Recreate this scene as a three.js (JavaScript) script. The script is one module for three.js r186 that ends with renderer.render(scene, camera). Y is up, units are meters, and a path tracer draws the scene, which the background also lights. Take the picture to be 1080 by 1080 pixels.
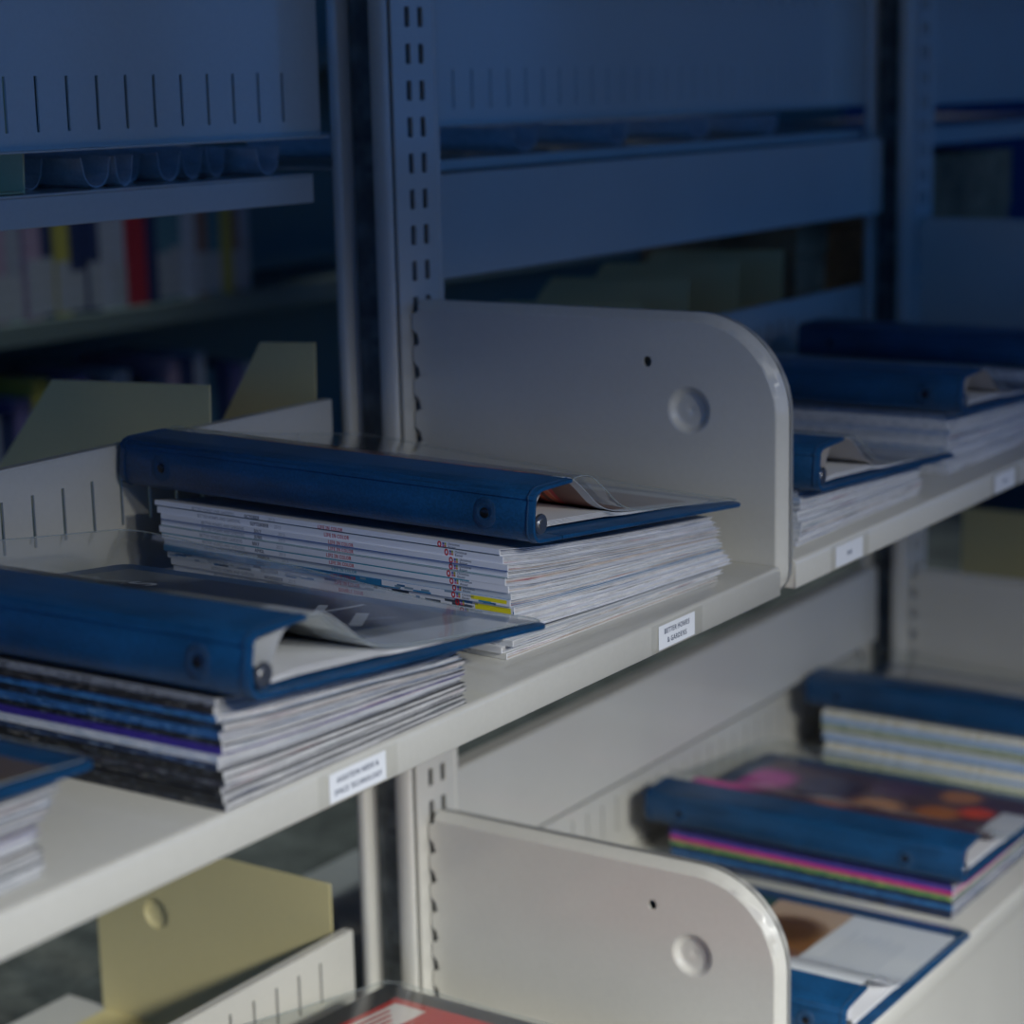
import * as THREE from 'three';
import { RoundedBoxGeometry } from 'three/addons/geometries/RoundedBoxGeometry.js';
import { mergeGeometries, toCreasedNormals } from 'three/addons/utils/BufferGeometryUtils.js';

// ---------------------------------------------------------------- camera, light, exposure
const scene = new THREE.Scene();
const camera = new THREE.PerspectiveCamera(27.5, 1, 0.05, 60);
camera.position.set(-1.21302, 0.12991, 0.89669);
camera.up.set(0.17891, 0.97947, -0.0929);
camera.lookAt(camera.position.x + 0.81245, camera.position.y - 0.20034, camera.position.z - 0.54754);
camera.focus = 1.2;
camera.userData.fStop = 5.6;
const renderer = new THREE.WebGLRenderer({ antialias: true });
renderer.toneMapping = THREE.LinearToneMapping;
renderer.toneMappingExposure = 1.0;
renderer.shadowMap.enabled = true;
renderer.shadowMap.type = THREE.PCFSoftShadowMap;
scene.background = new THREE.Color().setRGB(0.04, 0.198, 0.655);      // deep blue evening sky outside the windows
const ADDED_SPOTS = { color: [0.98, 0.985, 0.955], power: 52, angle: 0.689, penumbra: 0.773, at: [[-1.69, 1.07, 2.78], [-1.09, 1.07, 2.78]], aim: [0.924, -3.648, -2.12], radius: 5 };   // two added, unseen spotlights behind the photographer, tipped toward the lower shelves
const AISLE_FILL = { color: [0.8, 0.92, 1.0], power: 9, angle: 0.3, penumbra: 0.7, z: -0.76, xs: [-0.6, 0.6, 1.8] };  // added fill lights for the far books and the gaps

// ---------------------------------------------------------------- helpers
let seed = 7;
function rnd() { seed = (seed * 1664525 + 1013904223) >>> 0; return seed / 4294967296; }
const rr = (a, b) => a + (b - a) * rnd();
const V2 = (x, y) => new THREE.Vector2(x, y);
const taken = {};
function numbered(name) {
  const n = taken[name] = (taken[name] ?? -1) + 1;
  return n ? `${name}_${String(n).padStart(3, '0')}` : name;
}
function shadows(o) { o.castShadow = true; o.receiveShadow = true; return o; }
function thing(name, label, category, pos = [0, 0, 0], group) {
  const o = new THREE.Group();
  o.name = numbered(name); o.position.set(...pos); scene.add(o);
  o.userData = { label, category };
  if (group) o.userData.group = group;
  return o;
}
function part(name, geo, mat, parent, pos, label) {
  const m = shadows(new THREE.Mesh(geo, mat));
  m.name = name;
  if (pos) m.position.set(...pos);
  if (label) m.userData.label = label;
  parent.add(m);
  return m;
}
function struct(name, geo, mat, pos, label, category) {
  const m = shadows(new THREE.Mesh(geo, mat));
  m.name = name; if (pos) m.position.set(...pos);
  m.userData = { kind: 'structure', label, category };
  scene.add(m);
  return m;
}
// uv in metres by the dominant axis of each face
function boxUV(g0, s = 1) {
  const g = g0.index ? g0.toNonIndexed() : g0;
  const p = g.attributes.position, uv = new Float32Array(p.count * 2);
  const a = new THREE.Vector3(), b = new THREE.Vector3(), c = new THREE.Vector3(), n = new THREE.Vector3();
  for (let i = 0; i < p.count; i += 3) {
    a.fromBufferAttribute(p, i); b.fromBufferAttribute(p, i + 1); c.fromBufferAttribute(p, i + 2);
    n.copy(b).sub(a).cross(c.clone().sub(a));
    const ax = Math.abs(n.x), ay = Math.abs(n.y), az = Math.abs(n.z);
    [a, b, c].forEach((q, k) => {
      const [u, v] = ax >= ay && ax >= az ? [q.z, q.y] : ay >= az ? [q.x, q.z] : [q.x, q.y];
      uv[(i + k) * 2] = u * s; uv[(i + k) * 2 + 1] = v * s;
    });
  }
  g.setAttribute('uv', new THREE.BufferAttribute(uv, 2));
  return g;
}
const clean = (g) => { const q = g.index ? g.toNonIndexed() : g; for (const k of Object.keys(q.attributes)) if (!['position', 'normal', 'uv'].includes(k)) q.deleteAttribute(k); return q; };
const merge = (list) => mergeGeometries(list.map(clean));
function rbox(x0, x1, y0, y1, z0, z1, r = 0.001, seg = 2) {
  const w = x1 - x0, h = y1 - y0, d = z1 - z0;
  const g = new RoundedBoxGeometry(w, h, d, seg, Math.min(r, w / 2.01, h / 2.01, d / 2.01));
  g.translate((x0 + x1) / 2, (y0 + y1) / 2, (z0 + z1) / 2);
  return boxUV(g);
}
// a 2D outline (a, b) extruded along c; axis 'x': (z, y) outline along x; 'y': (x, z) outline along y; 'z': (x, y) outline along z
function extrude(shape, len, axis, from = 0, bevel = 0, curve = 10) {
  const g = new THREE.ExtrudeGeometry(shape, { depth: len - 2 * bevel, bevelEnabled: bevel > 0, bevelSize: bevel, bevelThickness: bevel, bevelOffset: -bevel, bevelSegments: 2, curveSegments: curve });
  g.translate(0, 0, bevel);
  const m = new THREE.Matrix4();
  if (axis === 'x') m.set(0, 0, 1, from, 0, 1, 0, 0, 1, 0, 0, 0, 0, 0, 0, 1);
  else if (axis === 'y') m.set(1, 0, 0, 0, 0, 0, 1, from, 0, 1, 0, 0, 0, 0, 0, 1);
  else m.makeTranslation(0, 0, from);
  g.applyMatrix4(m);
  if (m.determinant() < 0) { const p = g.attributes.position; for (let i = 0; i < p.count; i += 3) for (let k = 0; k < 3; k++) { const t = p.array[(i + 1) * 3 + k]; p.array[(i + 1) * 3 + k] = p.array[(i + 2) * 3 + k]; p.array[(i + 2) * 3 + k] = t; } }
  g.computeVertexNormals();
  return boxUV(g);
}
const poly = (pts) => { const s = new THREE.Shape(); pts.forEach(([x, y], i) => (i ? s.lineTo(x, y) : s.moveTo(x, y))); s.closePath(); return s; };
function rectHole(x0, x1, y0, y1) { const h = new THREE.Path(); h.moveTo(x0, y0); h.lineTo(x0, y1); h.lineTo(x1, y1); h.lineTo(x1, y0); h.closePath(); return h; }
const smooth = (g, a = 0.6) => toCreasedNormals(g, a);
// closed rings of equal length joined into a skin
function loft(rings, caps = true) {
  const n = rings[0].length, pos = [], idx = [];
  rings.forEach((r) => r.forEach((q) => pos.push(...q)));
  for (let i = 0; i < rings.length - 1; i++) for (let k = 0; k < n; k++) {
    const a = i * n + k, b = i * n + (k + 1) % n, c = a + n, d = b + n;
    idx.push(a, b, d, a, d, c);
  }
  if (caps) for (const [at, rev] of [[0, true], [(rings.length - 1) * n, false]]) for (let k = 1; k < n - 1; k++) idx.push(...(rev ? [at, at + k + 1, at + k] : [at, at + k, at + k + 1]));
  const g = new THREE.BufferGeometry();
  g.setAttribute('position', new THREE.Float32BufferAttribute(pos, 3)); g.setIndex(idx);
  const q = g.toNonIndexed(); q.computeVertexNormals();
  return boxUV(q);
}
const tube = (pts, r, seg = 24, rad = 6, closed = false) => clean(new THREE.TubeGeometry(new THREE.CatmullRomCurve3(pts.map((p) => new THREE.Vector3(...p)), closed), seg, r, rad, closed));

// ---------------------------------------------------------------- textures
function hash(x, y, s) { let h = (x * 374761393 + y * 668265263 + s * 2147483647) | 0; h = Math.imul(h ^ (h >>> 13), 1274126177); return ((h ^ (h >>> 16)) >>> 0) / 4294967296; }
function vnoise(x, y, per, s) {
  const xi = Math.floor(x), yi = Math.floor(y), f = x - xi, g = y - yi, a = f * f * (3 - 2 * f), b = g * g * (3 - 2 * g), w = (v) => ((v % per) + per) % per;
  const h = (i, j) => hash(w(xi + i), w(yi + j), s);
  return (h(0, 0) * (1 - a) + h(1, 0) * a) * (1 - b) + (h(0, 1) * (1 - a) + h(1, 1) * a) * b;
}
function noiseTex(size, octs, fn, repeat, srgb = false) {
  const d = new Uint8Array(size * size * 4);
  for (let y = 0; y < size; y++) for (let x = 0; x < size; x++) {
    let v = 0; octs.forEach(([per, amp], k) => { v += amp * (vnoise(x / size * per, y / size * per, per, k + 3) - 0.5); });
    const c = fn(0.5 + v, x, y); d.set([c[0] * 255, c[1] * 255, c[2] * 255, 255].map((q) => Math.max(0, Math.min(255, q))), (y * size + x) * 4);
  }
  const t = new THREE.DataTexture(d, size, size); t.wrapS = t.wrapT = THREE.RepeatWrapping; t.magFilter = THREE.LinearFilter; t.repeat.set(repeat, repeat);
  if (srgb) t.colorSpace = THREE.SRGBColorSpace; t.needsUpdate = true; return t;
}
const g3 = (v) => [v, v, v];
const paintTone = noiseTex(512, [[4, 0.02], [9, 0.015], [128, 0.012], [256, 0.012]], (v) => g3(0.97 + (v - 0.5)), 3, true);
const paintRough = noiseTex(256, [[6, 0.12], [24, 0.08], [100, 0.06]], (v) => g3(v * 0.5 + 0.7), 4);
const orange = noiseTex(256, [[64, 0.5], [128, 0.5]], g3, 12);
const vinylGrain = noiseTex(512, [[90, 0.5], [180, 0.5]], g3, 14);
const vinylTone = noiseTex(512, [[5, 0.2], [16, 0.16], [200, 0.2]], (v) => g3(0.86 + (v - 0.5) * 0.9), 5, true);
const paperTone = noiseTex(256, [[8, 0.1], [60, 0.08], [120, 0.1]], (v) => g3(0.94 + (v - 0.5)), 20, true);
const woodTone = noiseTex(512, [[8, 0.25], [40, 0.2], [200, 0.15]], (v) => g3(0.75 + (v - 0.5)), 1, true);
const zinc = noiseTex(256, [[9, 0.2], [24, 0.15]], (v) => g3(0.55 + (v - 0.5)), 8, true);

function canvasTex(w, h, draw) {
  const c = document.createElement('canvas'); c.width = w; c.height = h;
  const x = c.getContext('2d'); draw(x, w, h);
  const t = new THREE.CanvasTexture(c); t.colorSpace = THREE.SRGBColorSpace; t.magFilter = THREE.LinearFilter; return t;
}
const std = (o) => new THREE.MeshStandardMaterial(o), phy = (o) => new THREE.MeshPhysicalMaterial(o);
const lin = (r, g, b) => new THREE.Color().setRGB(r, g, b);
const M = {
  paint: phy({ color: lin(0.60, 0.585, 0.52), map: paintTone, roughness: 0.42, roughnessMap: paintRough, clearcoat: 0.7, clearcoatRoughness: 0.1, bumpMap: orange, bumpScale: 0.000012 }),
  cream: std({ color: lin(0.66, 0.58, 0.29), map: paintTone, roughness: 0.45, bumpMap: orange, bumpScale: 0.00004 }),
  vinyl: phy({ color: lin(0.006, 0.068, 0.18), map: vinylTone, roughness: 0.38, bumpMap: vinylGrain, bumpScale: 0.00018, specularIntensity: 0.9, sheen: 0.15, sheenColor: lin(0.2, 0.4, 0.8) }),
  darkenedVinyl: phy({ color: lin(0.02, 0.024, 0.03), roughness: 0.4, bumpMap: vinylGrain, bumpScale: 0.00018 }),  // blue vinyl painted near black, its dark look under reflections put into the colour
  film: phy({ color: lin(0.93, 0.95, 0.94), transmission: 1, thickness: 0, roughness: 0.12, ior: 1.45, side: THREE.DoubleSide }),
  filmEdge: phy({ color: lin(0.8, 0.85, 0.85), transmission: 0.85, thickness: 0, roughness: 0.15 }),
  steel: std({ color: lin(0.55, 0.55, 0.55), metalness: 1, roughness: 0.38 }),
  rivet: std({ color: lin(0.012, 0.012, 0.016), metalness: 0.3, roughness: 0.25 }),
  zinc: std({ color: lin(0.42, 0.47, 0.46), map: zinc, roughness: 0.6, metalness: 0.2 }),
  pages: std({ color: lin(0.74, 0.73, 0.71), vertexColors: true, map: paperTone, roughness: 0.85 }),
  white: std({ color: lin(0.78, 0.78, 0.78), map: paperTone, roughness: 0.8 }),
  greyLabel: std({ color: lin(0.5, 0.52, 0.54), map: paperTone, roughness: 0.7 }),
  card: std({ color: lin(0.6, 0.38, 0.2), map: woodTone, roughness: 0.85 }),
  darkShelf: std({ color: lin(0.2, 0.25, 0.22), map: paintTone, roughness: 0.5 }),
  wall: std({ color: lin(0.035, 0.08, 0.2), map: paintTone, roughness: 0.9 }),
  floor: std({ color: lin(0.02, 0.022, 0.025), map: woodTone, roughness: 0.8 }),
  runner: std({ color: lin(0.22, 0.23, 0.19), map: woodTone, roughness: 0.95 }),
  black: std({ color: lin(0.02, 0.02, 0.02), roughness: 0.5 }),
  glass: phy({ color: lin(0.97, 0.98, 0.98), transmission: 1, thickness: 0, roughness: 0.02 }),
  tape: phy({ color: lin(0.98, 0.98, 0.97), transmission: 1, thickness: 0, roughness: 0.08 }),
};

// ---------------------------------------------------------------- the room round the shelving
const FLOOR = -0.72, CEIL = 2.2, X0 = -4.5, X1 = 6.5, ZF = 3.6, ZB = -4.4;
struct('floor', rbox(X0 - 0.2, X1 + 0.2, FLOOR - 0.1, FLOOR, ZB - 0.2, ZF + 0.2, 0.001), M.floor, null, 'dark grey carpet floor of the library room', 'floor');
struct('ceiling', rbox(X0 - 0.2, X1 + 0.2, CEIL, CEIL + 0.15, ZB - 0.2, ZF + 0.2, 0.001), M.wall, null, 'deep blue ceiling over the library shelving', 'ceiling');
{
  const sh = poly([[ZB, FLOOR], [ZF, FLOOR], [ZF, CEIL], [ZB, CEIL]]);
  const gaps = [[-3.9, -1.4, -0.15, 2.0], [-1.1, 1.1, -0.15, 2.0], [1.3, 3.3, -0.15, 2.0]];  // openings added here so blue light reaches the faces turned this way
  gaps.forEach(([a, b, c, d]) => sh.holes.push(rectHole(a, b, c, d)));
  struct('wall_west', extrude(sh, 0.2, 'x', X0 - 0.2), M.wall, null, 'deep blue wall with added windows at the near end of the aisle', 'wall');
  gaps.forEach(([a, b, c, d], k) => {
    const f = (z0, z1, y0, y1) => rbox(X0 - 0.13, X0 - 0.07, y0, y1, z0, z1);
    const w = struct(`window_${9 + k}`, merge([f(a, b, c, c + 0.05), f(a, b, d - 0.05, d), f(a, a + 0.05, c, d), f(b - 0.05, b, c, d)]), M.paint, null, 'added window frame in the end wall letting in blue fill light', 'window');
    const p = part('pane', new THREE.PlaneGeometry(b - a - 0.1, d - c - 0.1), M.glass, w, [X0 - 0.1, (c + d) / 2, (a + b) / 2]); p.rotation.y = Math.PI / 2;
  });
}
struct('wall_east', rbox(X1, X1 + 0.2, FLOOR, CEIL, ZB, ZF, 0.001), M.wall, null, 'deep blue end wall at the far end of the aisle', 'wall');
function windowWall(name, z, side, n0) {
  const sh = poly([[X0 - 0.2, FLOOR], [X1 + 0.2, FLOOR], [X1 + 0.2, CEIL], [X0 - 0.2, CEIL]]), gaps = [];
  for (let k = 0; k < 4; k++) { const a = X0 + 0.3 + k * 2.65; gaps.push([a, a + 2.45, -0.15, 2.0]); }
  gaps.forEach(([a, b, c, d]) => sh.holes.push(rectHole(a, b, c, d)));
  struct(name, extrude(sh, 0.2, 'z', side > 0 ? z : z - 0.2), M.wall, null, side > 0 ? 'deep blue window wall behind the reading area' : 'deep blue window wall beyond the far shelving', 'wall');
  gaps.forEach(([a, b, c, d], k) => {
    const w = struct(`window_${n0 + k}`, merge([rbox(a, b, c, c + 0.05, z - 0.03 + side * 0.1, z + 0.03 + side * 0.1), rbox(a, b, d - 0.05, d, z - 0.03 + side * 0.1, z + 0.03 + side * 0.1), rbox(a, a + 0.05, c, d, z - 0.03 + side * 0.1, z + 0.03 + side * 0.1), rbox(b - 0.05, b, c, d, z - 0.03 + side * 0.1, z + 0.03 + side * 0.1)]), M.paint, null, 'tall window frame looking out on the blue evening sky', 'window');
    part('pane', new THREE.PlaneGeometry(b - a - 0.1, d - c - 0.1), M.glass, w, [(a + b) / 2, (c + d) / 2, z + side * 0.1]);
  });
}
windowWall('wall_front', ZF, 1, 1);
windowWall('wall_back', ZB, -1, 5);

{
  const t = thing('added_runner', 'added grey-green floor strip along the next aisle', 'carpet', [1.0, FLOOR, -0.76]);  // added pale strip that lifts the dark floor beyond the range
  part('pile', rbox(-3.5, 3.5, 0, 0.008, -0.38, 0.38, 0.003), M.runner, t);
  part('border', merge([rbox(-3.5, 3.5, 0, 0.009, 0.381, 0.4, 0.003), rbox(-3.5, 3.5, 0, 0.009, -0.4, -0.381, 0.003)]), M.darkShelf, t);
}
// two added spotlights, unseen behind the photographer, for the fade from bottom to top
ADDED_SPOTS.at.forEach((p, k) => {
  const t = thing('added_spotlight', ['added white spotlight nearer the end wall', 'added white spotlight nearer the shelving bays'][k], 'lamp', p, 'added spotlights');
  const dir = new THREE.Vector3(...ADDED_SPOTS.aim).normalize(), turn = new THREE.Quaternion().setFromUnitVectors(new THREE.Vector3(0, -1, 0), dir);
  const can = part('can', new THREE.LatheGeometry([[0.001, 0.16], [0.05, 0.155], [0.075, 0.13], [0.11, 0.03], [0.112, 0.0], [0.109, 0.0], [0.107, 0.03], [0.072, 0.127], [0.001, 0.15]].map(([x, y]) => V2(x, y)), 40), std({ color: lin(0.7, 0.7, 0.68), roughness: 0.4, side: THREE.DoubleSide }), t);
  can.quaternion.copy(turn);
  part('added_lamp_lens', new THREE.CylinderGeometry(0.1, 0.1, 0.006, 32), std({ color: lin(1, 0.96, 0.88), emissive: lin(...ADDED_SPOTS.color), emissiveIntensity: 1 }), can, [0, 0.02, 0]);
  part('rod', new THREE.CylinderGeometry(0.006, 0.006, CEIL - p[1] - 0.12, 10), M.black, t, [0, (CEIL - p[1] + 0.12) / 2, 0]);
  const s = new THREE.SpotLight(lin(...ADDED_SPOTS.color), ADDED_SPOTS.power, 0, ADDED_SPOTS.angle, ADDED_SPOTS.penumbra, 2);
  s.position.copy(dir).multiplyScalar(0.01); s.target.position.copy(dir); s.castShadow = true; s.shadow.radius = ADDED_SPOTS.radius; s.shadow.mapSize.set(2048, 2048); s.name = 'added_spot_beam';
  t.add(s); t.add(s.target);
});

// added fill lights over the next aisle, brightening its books and dark gaps
AISLE_FILL.xs.forEach((x, k) => {
  const t = thing('added_downlight', ['added round fill light over the next aisle, nearest the end wall', 'middle added round fill light over the next aisle', 'added round fill light over the next aisle, farthest along'][k], 'downlight', [x, CEIL, AISLE_FILL.z], 'added fill lights over the next aisle');
  part('trim_ring', new THREE.LatheGeometry([[0.06, -0.001], [0.06, -0.012], [0.085, -0.012], [0.09, -0.001]].map(([a, b]) => V2(a, b)), 32), M.paint, t);
  part('added_lamp_lens', new THREE.CylinderGeometry(0.059, 0.059, 0.004, 28), std({ color: lin(0.9, 0.95, 1), emissive: lin(...AISLE_FILL.color), emissiveIntensity: 1 }), t, [0, -0.004, 0]);
  const s = new THREE.SpotLight(lin(...AISLE_FILL.color), AISLE_FILL.power, 0, AISLE_FILL.angle, AISLE_FILL.penumbra, 2);
  s.position.set(0, -0.02, 0); s.target.position.set(0, -1, -0.0001); s.castShadow = true; s.shadow.radius = 3; s.shadow.mapSize.set(1024, 1024); s.name = 'added_fill_beam'; t.add(s); t.add(s.target);
});

// ---------------------------------------------------------------- upright posts
const PITCH = 0.0254, BAY = 0.914, Y_MAIN = -0.184, Y_LOW = -0.569, ZFRONT = 0.296;
{
  const lo = FLOOR, hi = 1.2;
  const sh = poly([[-0.0185, lo], [0.03, lo], [0.03, hi], [-0.0185, hi]]);
  for (let k = Math.ceil((lo + 0.05) / PITCH); k * PITCH < hi - 0.04; k++) for (const x of [0, 0.0155]) sh.holes.push(rectHole(x - 0.0031, x + 0.0031, k * PITCH - 0.0069, k * PITCH + 0.0069));
  const face = extrude(sh, 0.0022, 'z', -0.0022);
  const bar = (x0, x1, z0, z1, r) => { const s = new THREE.Shape(); s.moveTo(x0 + r, z0); s.lineTo(x1 - r, z0); s.absarc(x1 - r, z0 + r, r, -Math.PI / 2, 0); s.lineTo(x1, z1 - r); s.absarc(x1 - r, z1 - r, r, 0, Math.PI / 2); s.lineTo(x0 + r, z1); s.absarc(x0 + r, z1 - r, r, Math.PI / 2, Math.PI); s.lineTo(x0, z0 + r); s.absarc(x0 + r, z0 + r, r, Math.PI, Math.PI * 1.5); return smooth(extrude(s, hi - lo, 'y', lo, 0, 6), 0.7); };
  const flange = bar(-0.0262, -0.0205, -0.016, -0.0005, 0.003), flange2 = bar(0.0315, 0.038, -0.017, -0.0005, 0.003);
  const web = rbox(-0.010, 0.020, lo, hi, -0.0445, -0.0135, 0.001), rear = bar(-0.0225, 0.0315, -0.0555, -0.0465, 0.002);
  const inner = rbox(-0.02, 0.031, lo, hi, -0.013, -0.0105, 0.0005);
  const labels = ['slotted upright post at the near end of the shelving', 'tall slotted upright post between the two stacked bays', 'blurred slotted upright post beyond the second bay', 'slotted upright post at the far end of the shelving'];
  [-1, 0, 1, 2].forEach((k, i) => {
    const t = thing('upright_post', labels[i], 'post', [k * BAY, 0, 0], 'slotted upright posts of the shelving range');
    part('slotted_face', face, M.paint, t); part('edge_flange', flange, M.paint, t); part('edge_flange', flange2, M.paint, t);
    part('web', web, M.zinc, t, null, 'dark galvanised steel core'); part('inner_liner', inner, M.zinc, t); part('rear_channel', rear, M.paint, t);
    part('foot', rbox(-0.06, 0.07, lo, lo + 0.02, -0.18, 0.06, 0.003), M.paint, t);
  });
}

// ---------------------------------------------------------------- shelves
const SPEC = { labelW: 0.044, labelH: 0.0145 };
function labelCard(parent, x, y, z, lines, tex) {
  const w = SPEC.labelW, h = SPEC.labelH;
  const t = tex ?? canvasTex(512, 168, (c, W, H) => {
    c.fillStyle = '#eef0f4'; c.fillRect(0, 0, W, H); c.fillStyle = '#23304d'; c.textAlign = 'center'; c.textBaseline = 'middle';
    lines.forEach((s, k) => { c.font = `bold ${s.length > 14 ? 44 : 50}px sans-serif`; c.fillText(s, W / 2, H * (k + 0.75) / (lines.length + 0.5), W * 0.9); });
  });
  const g = rbox(-w / 2, w / 2, -h / 2, h / 2, 0, 0.0003, 0.0001, 1), p = g.attributes.position, uv = g.attributes.uv;
  for (let i = 0; i < p.count; i++) uv.setXY(i, p.getX(i) / w + 0.5, p.getY(i) / h + 0.5);
  const l = part('shelf_label', g, std({ map: t, roughness: 0.5 }), parent, [x, y, z + 0.0004], 'white printed label stuck on the front lip');
  part('clear_tape', new THREE.PlaneGeometry(w + 0.018, h + 0.004), M.tape, l, [0, 0, 0.0006]);
  return l;
}
function shelf(x0, x1, y, label, { z0 = 0.0025, z1 = ZFRONT, lip = 0.0195, rear = false } = {}) {
  const t = thing('metal_shelf', label, 'shelf', [(x0 + x1) / 2, y, 0], 'off-white metal shelves of the range');
  const h = (x1 - x0) / 2, s = new THREE.Shape(), r = 0.0032;
  // section (z, y): deck with a rounded front edge folded down into the lip
  s.moveTo(z0, 0); s.lineTo(z1 - r, 0); s.absarc(z1 - r, -r, r, Math.PI / 2, 0, true); s.lineTo(z1, -lip + 0.001); s.absarc(z1 - 0.001, -lip + 0.001, 0.001, 0, -Math.PI / 2, true);
  s.lineTo(z1 - 0.012, -lip); s.lineTo(z1 - 0.012, -lip + 0.0014); s.lineTo(z1 - 0.0016, -lip + 0.0014); s.lineTo(z1 - 0.0016, -0.0016); s.lineTo(z0 + 0.0014, -0.0016); s.lineTo(z0 + 0.0014, -lip); s.lineTo(z0, -lip); s.closePath();
  part('deck', smooth(extrude(s, 2 * h, 'x', -h, 0.0004, 8), 0.5), M.paint, t);
  part('rear_ledge', rbox(-h + 0.026, h - 0.024, -0.0016, 0, -0.0488, 0.0024, 0.0004), M.paint, t);
  return t;
}
const nearShelf = shelf(-BAY + 0.03, -0.0085, Y_MAIN, 'long off-white metal shelf carrying the stacks in front of the slotted backstop');
const cx = (-BAY + 0.03 - 0.0085) / 2;
labelCard(nearShelf, -0.460 - cx, -0.0105, ZFRONT, ['AVIATION WEEK &', 'SPACE TECHNOLOGY']);
labelCard(nearShelf, -0.148 - cx, -0.0105, ZFRONT, ['BETTER HOMES', '& GARDENS']);
const farLabel = canvasTex(256, 84, (c, W, H) => { c.fillStyle = '#eef0f4'; c.fillRect(0, 0, W, H); c.fillStyle = '#55607a'; c.fillRect(W * 0.42, H * 0.42, W * 0.06, H * 0.2); c.fillRect(W * 0.52, H * 0.42, W * 0.06, H * 0.2); });
const farShelf = shelf(0.0142, BAY - 0.0085, Y_MAIN, 'off-white metal shelf past the side panel with blurred binders on it');
labelCard(farShelf, 0.097 - (0.0057 + BAY) / 2, -0.0105, ZFRONT, [], farLabel);
labelCard(farShelf, 0.395 - (0.0057 + BAY) / 2, -0.0105, ZFRONT, [], farLabel);
shelf(BAY + 0.0215, 2 * BAY - 0.0205, Y_MAIN, 'off-white metal shelf in the bay beyond the blurred post');
// added upper shelves, unseen above the frame, to keep the window light off the top of the view
shelf(-BAY + 0.03, -0.0085, 0.36, 'added empty upper shelf, unseen, over the near bay');
shelf(0.0142, BAY - 0.0085, 0.36, 'added empty upper shelf, unseen, over the second bay');
shelf(BAY + 0.0215, 2 * BAY - 0.0205, 0.36, 'added empty upper shelf, unseen, over the bay beyond the blurred post');
// base shelves, each with a deep front
function baseShelf(x0, x1, label) {
  const t = shelf(x0, x1, Y_LOW, label, { lip: 0.02 });
  const c = (x0 + x1) / 2;
  part('kick_plate', rbox(x0 - c, x1 - c, FLOOR - Y_LOW, -0.0205, ZFRONT - 0.01, ZFRONT - 0.004, 0.001), M.paint, t);
}
baseShelf(-BAY + 0.03, -0.0085, 'bottom off-white shelf below the long shelf of stacks');
baseShelf(0.0142, BAY - 0.0085, 'bottom off-white shelf carrying the colourful blurred binders');
baseShelf(BAY + 0.0215, 2 * BAY - 0.0205, 'bottom off-white shelf in the bay beyond the blurred post');
// shelves of the other face of the range
const Z_REAR = -0.0625, Z_REAR_END = -0.37;
function rearShelf(x0, x1, y, label) {
  const t = thing('metal_shelf', label, 'shelf', [(x0 + x1) / 2, y, 0], 'shelves on the other face of the range');
  const h = (x1 - x0) / 2;
  part('deck', rbox(-h, h, -0.0016, 0, Z_REAR_END, Z_REAR, 0.0005), M.paint, t);
  part('rear_lip', rbox(-h, h, -0.0205, -0.0018, Z_REAR - 0.002, Z_REAR, 0.0008), M.paint, t);
  part('front_lip', rbox(-h, h, -0.0205, -0.0018, Z_REAR_END, Z_REAR_END + 0.002, 0.0008), M.paint, t);
}
rearShelf(-BAY + 0.04, -0.034, 0.0705, 'upper shelf with a narrow lip above the trapezoid bookends');
rearShelf(BAY + 0.042, 2 * BAY - 0.034, 0.0705, 'upper shelf with a narrow lip past the blurred post');
rearShelf(-BAY + 0.04, -0.034, -0.235, 'shelf on the other face holding trapezoid cream bookends');
rearShelf(0.042, BAY - 0.034, -0.235, 'shelf on the other face seen through the slot under the deep beam');
rearShelf(BAY + 0.042, 2 * BAY - 0.034, -0.235, 'shelf on the other face in the bay beyond the blurred post');
rearShelf(-BAY + 0.04, -0.034, -0.63, 'bottom shelf on the other face holding the yellow-cream bookend');
rearShelf(0.042, BAY - 0.034, -0.63, 'bottom shelf on the other face behind the colourful binders');
rearShelf(BAY + 0.042, 2 * BAY - 0.034, -0.63, 'bottom shelf on the other face at the far end');

// ---------------------------------------------------------------- slotted backstops and beams
function backstop(x0, x1, y0, y1, rows, label, z = -0.05, edge = true) {
  const t = thing('slotted_backstop', label, 'backstop', [(x0 + x1) / 2, y0, z], 'slotted backstop strips');
  const h = (x1 - x0) / 2, c = (x0 + x1) / 2, sh = poly([[-h, 0], [h, 0], [h, y1 - y0], [-h, y1 - y0]]);
  for (const [a, b] of rows) for (let k = Math.ceil((x0 + 0.03) / PITCH); (k * PITCH - 0.0035) < x1 - 0.03; k++) sh.holes.push(rectHole(k * PITCH - 0.0037 - c - 0.0013, k * PITCH - 0.0037 - c + 0.0013, a - y0, b - y0));
  part('slotted_plate', extrude(sh, 0.0014, 'z', -0.0007), M.paint, t);
  if (edge) part('top_flange', rbox(-h, h, y1 - y0 - 0.0005, y1 - y0 + 0.001, -0.008, 0.0009, 0.0007), M.paint, t);
  part('bottom_flange', rbox(-h, h, -0.001, 0.0005, -0.0008, 0.008, 0.0007), M.paint, t);
  return t;
}
backstop(-BAY + 0.04, -0.04, Y_MAIN + 0.002, -0.0915, [[-0.143, -0.110]], 'slotted off-white backstop standing behind the binder stacks of the long shelf');
backstop(0.042, BAY - 0.034, Y_MAIN + 0.002, -0.0915, [[-0.143, -0.110]], 'blurred slotted backstop beyond the side panel, above the far binders');
backstop(-BAY + 0.04, -0.04, 0.097, 0.30, [[0.108, 0.141], [0.197, 0.23]], 'dim slotted backstop panel above the narrow-lipped upper shelf');
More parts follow.
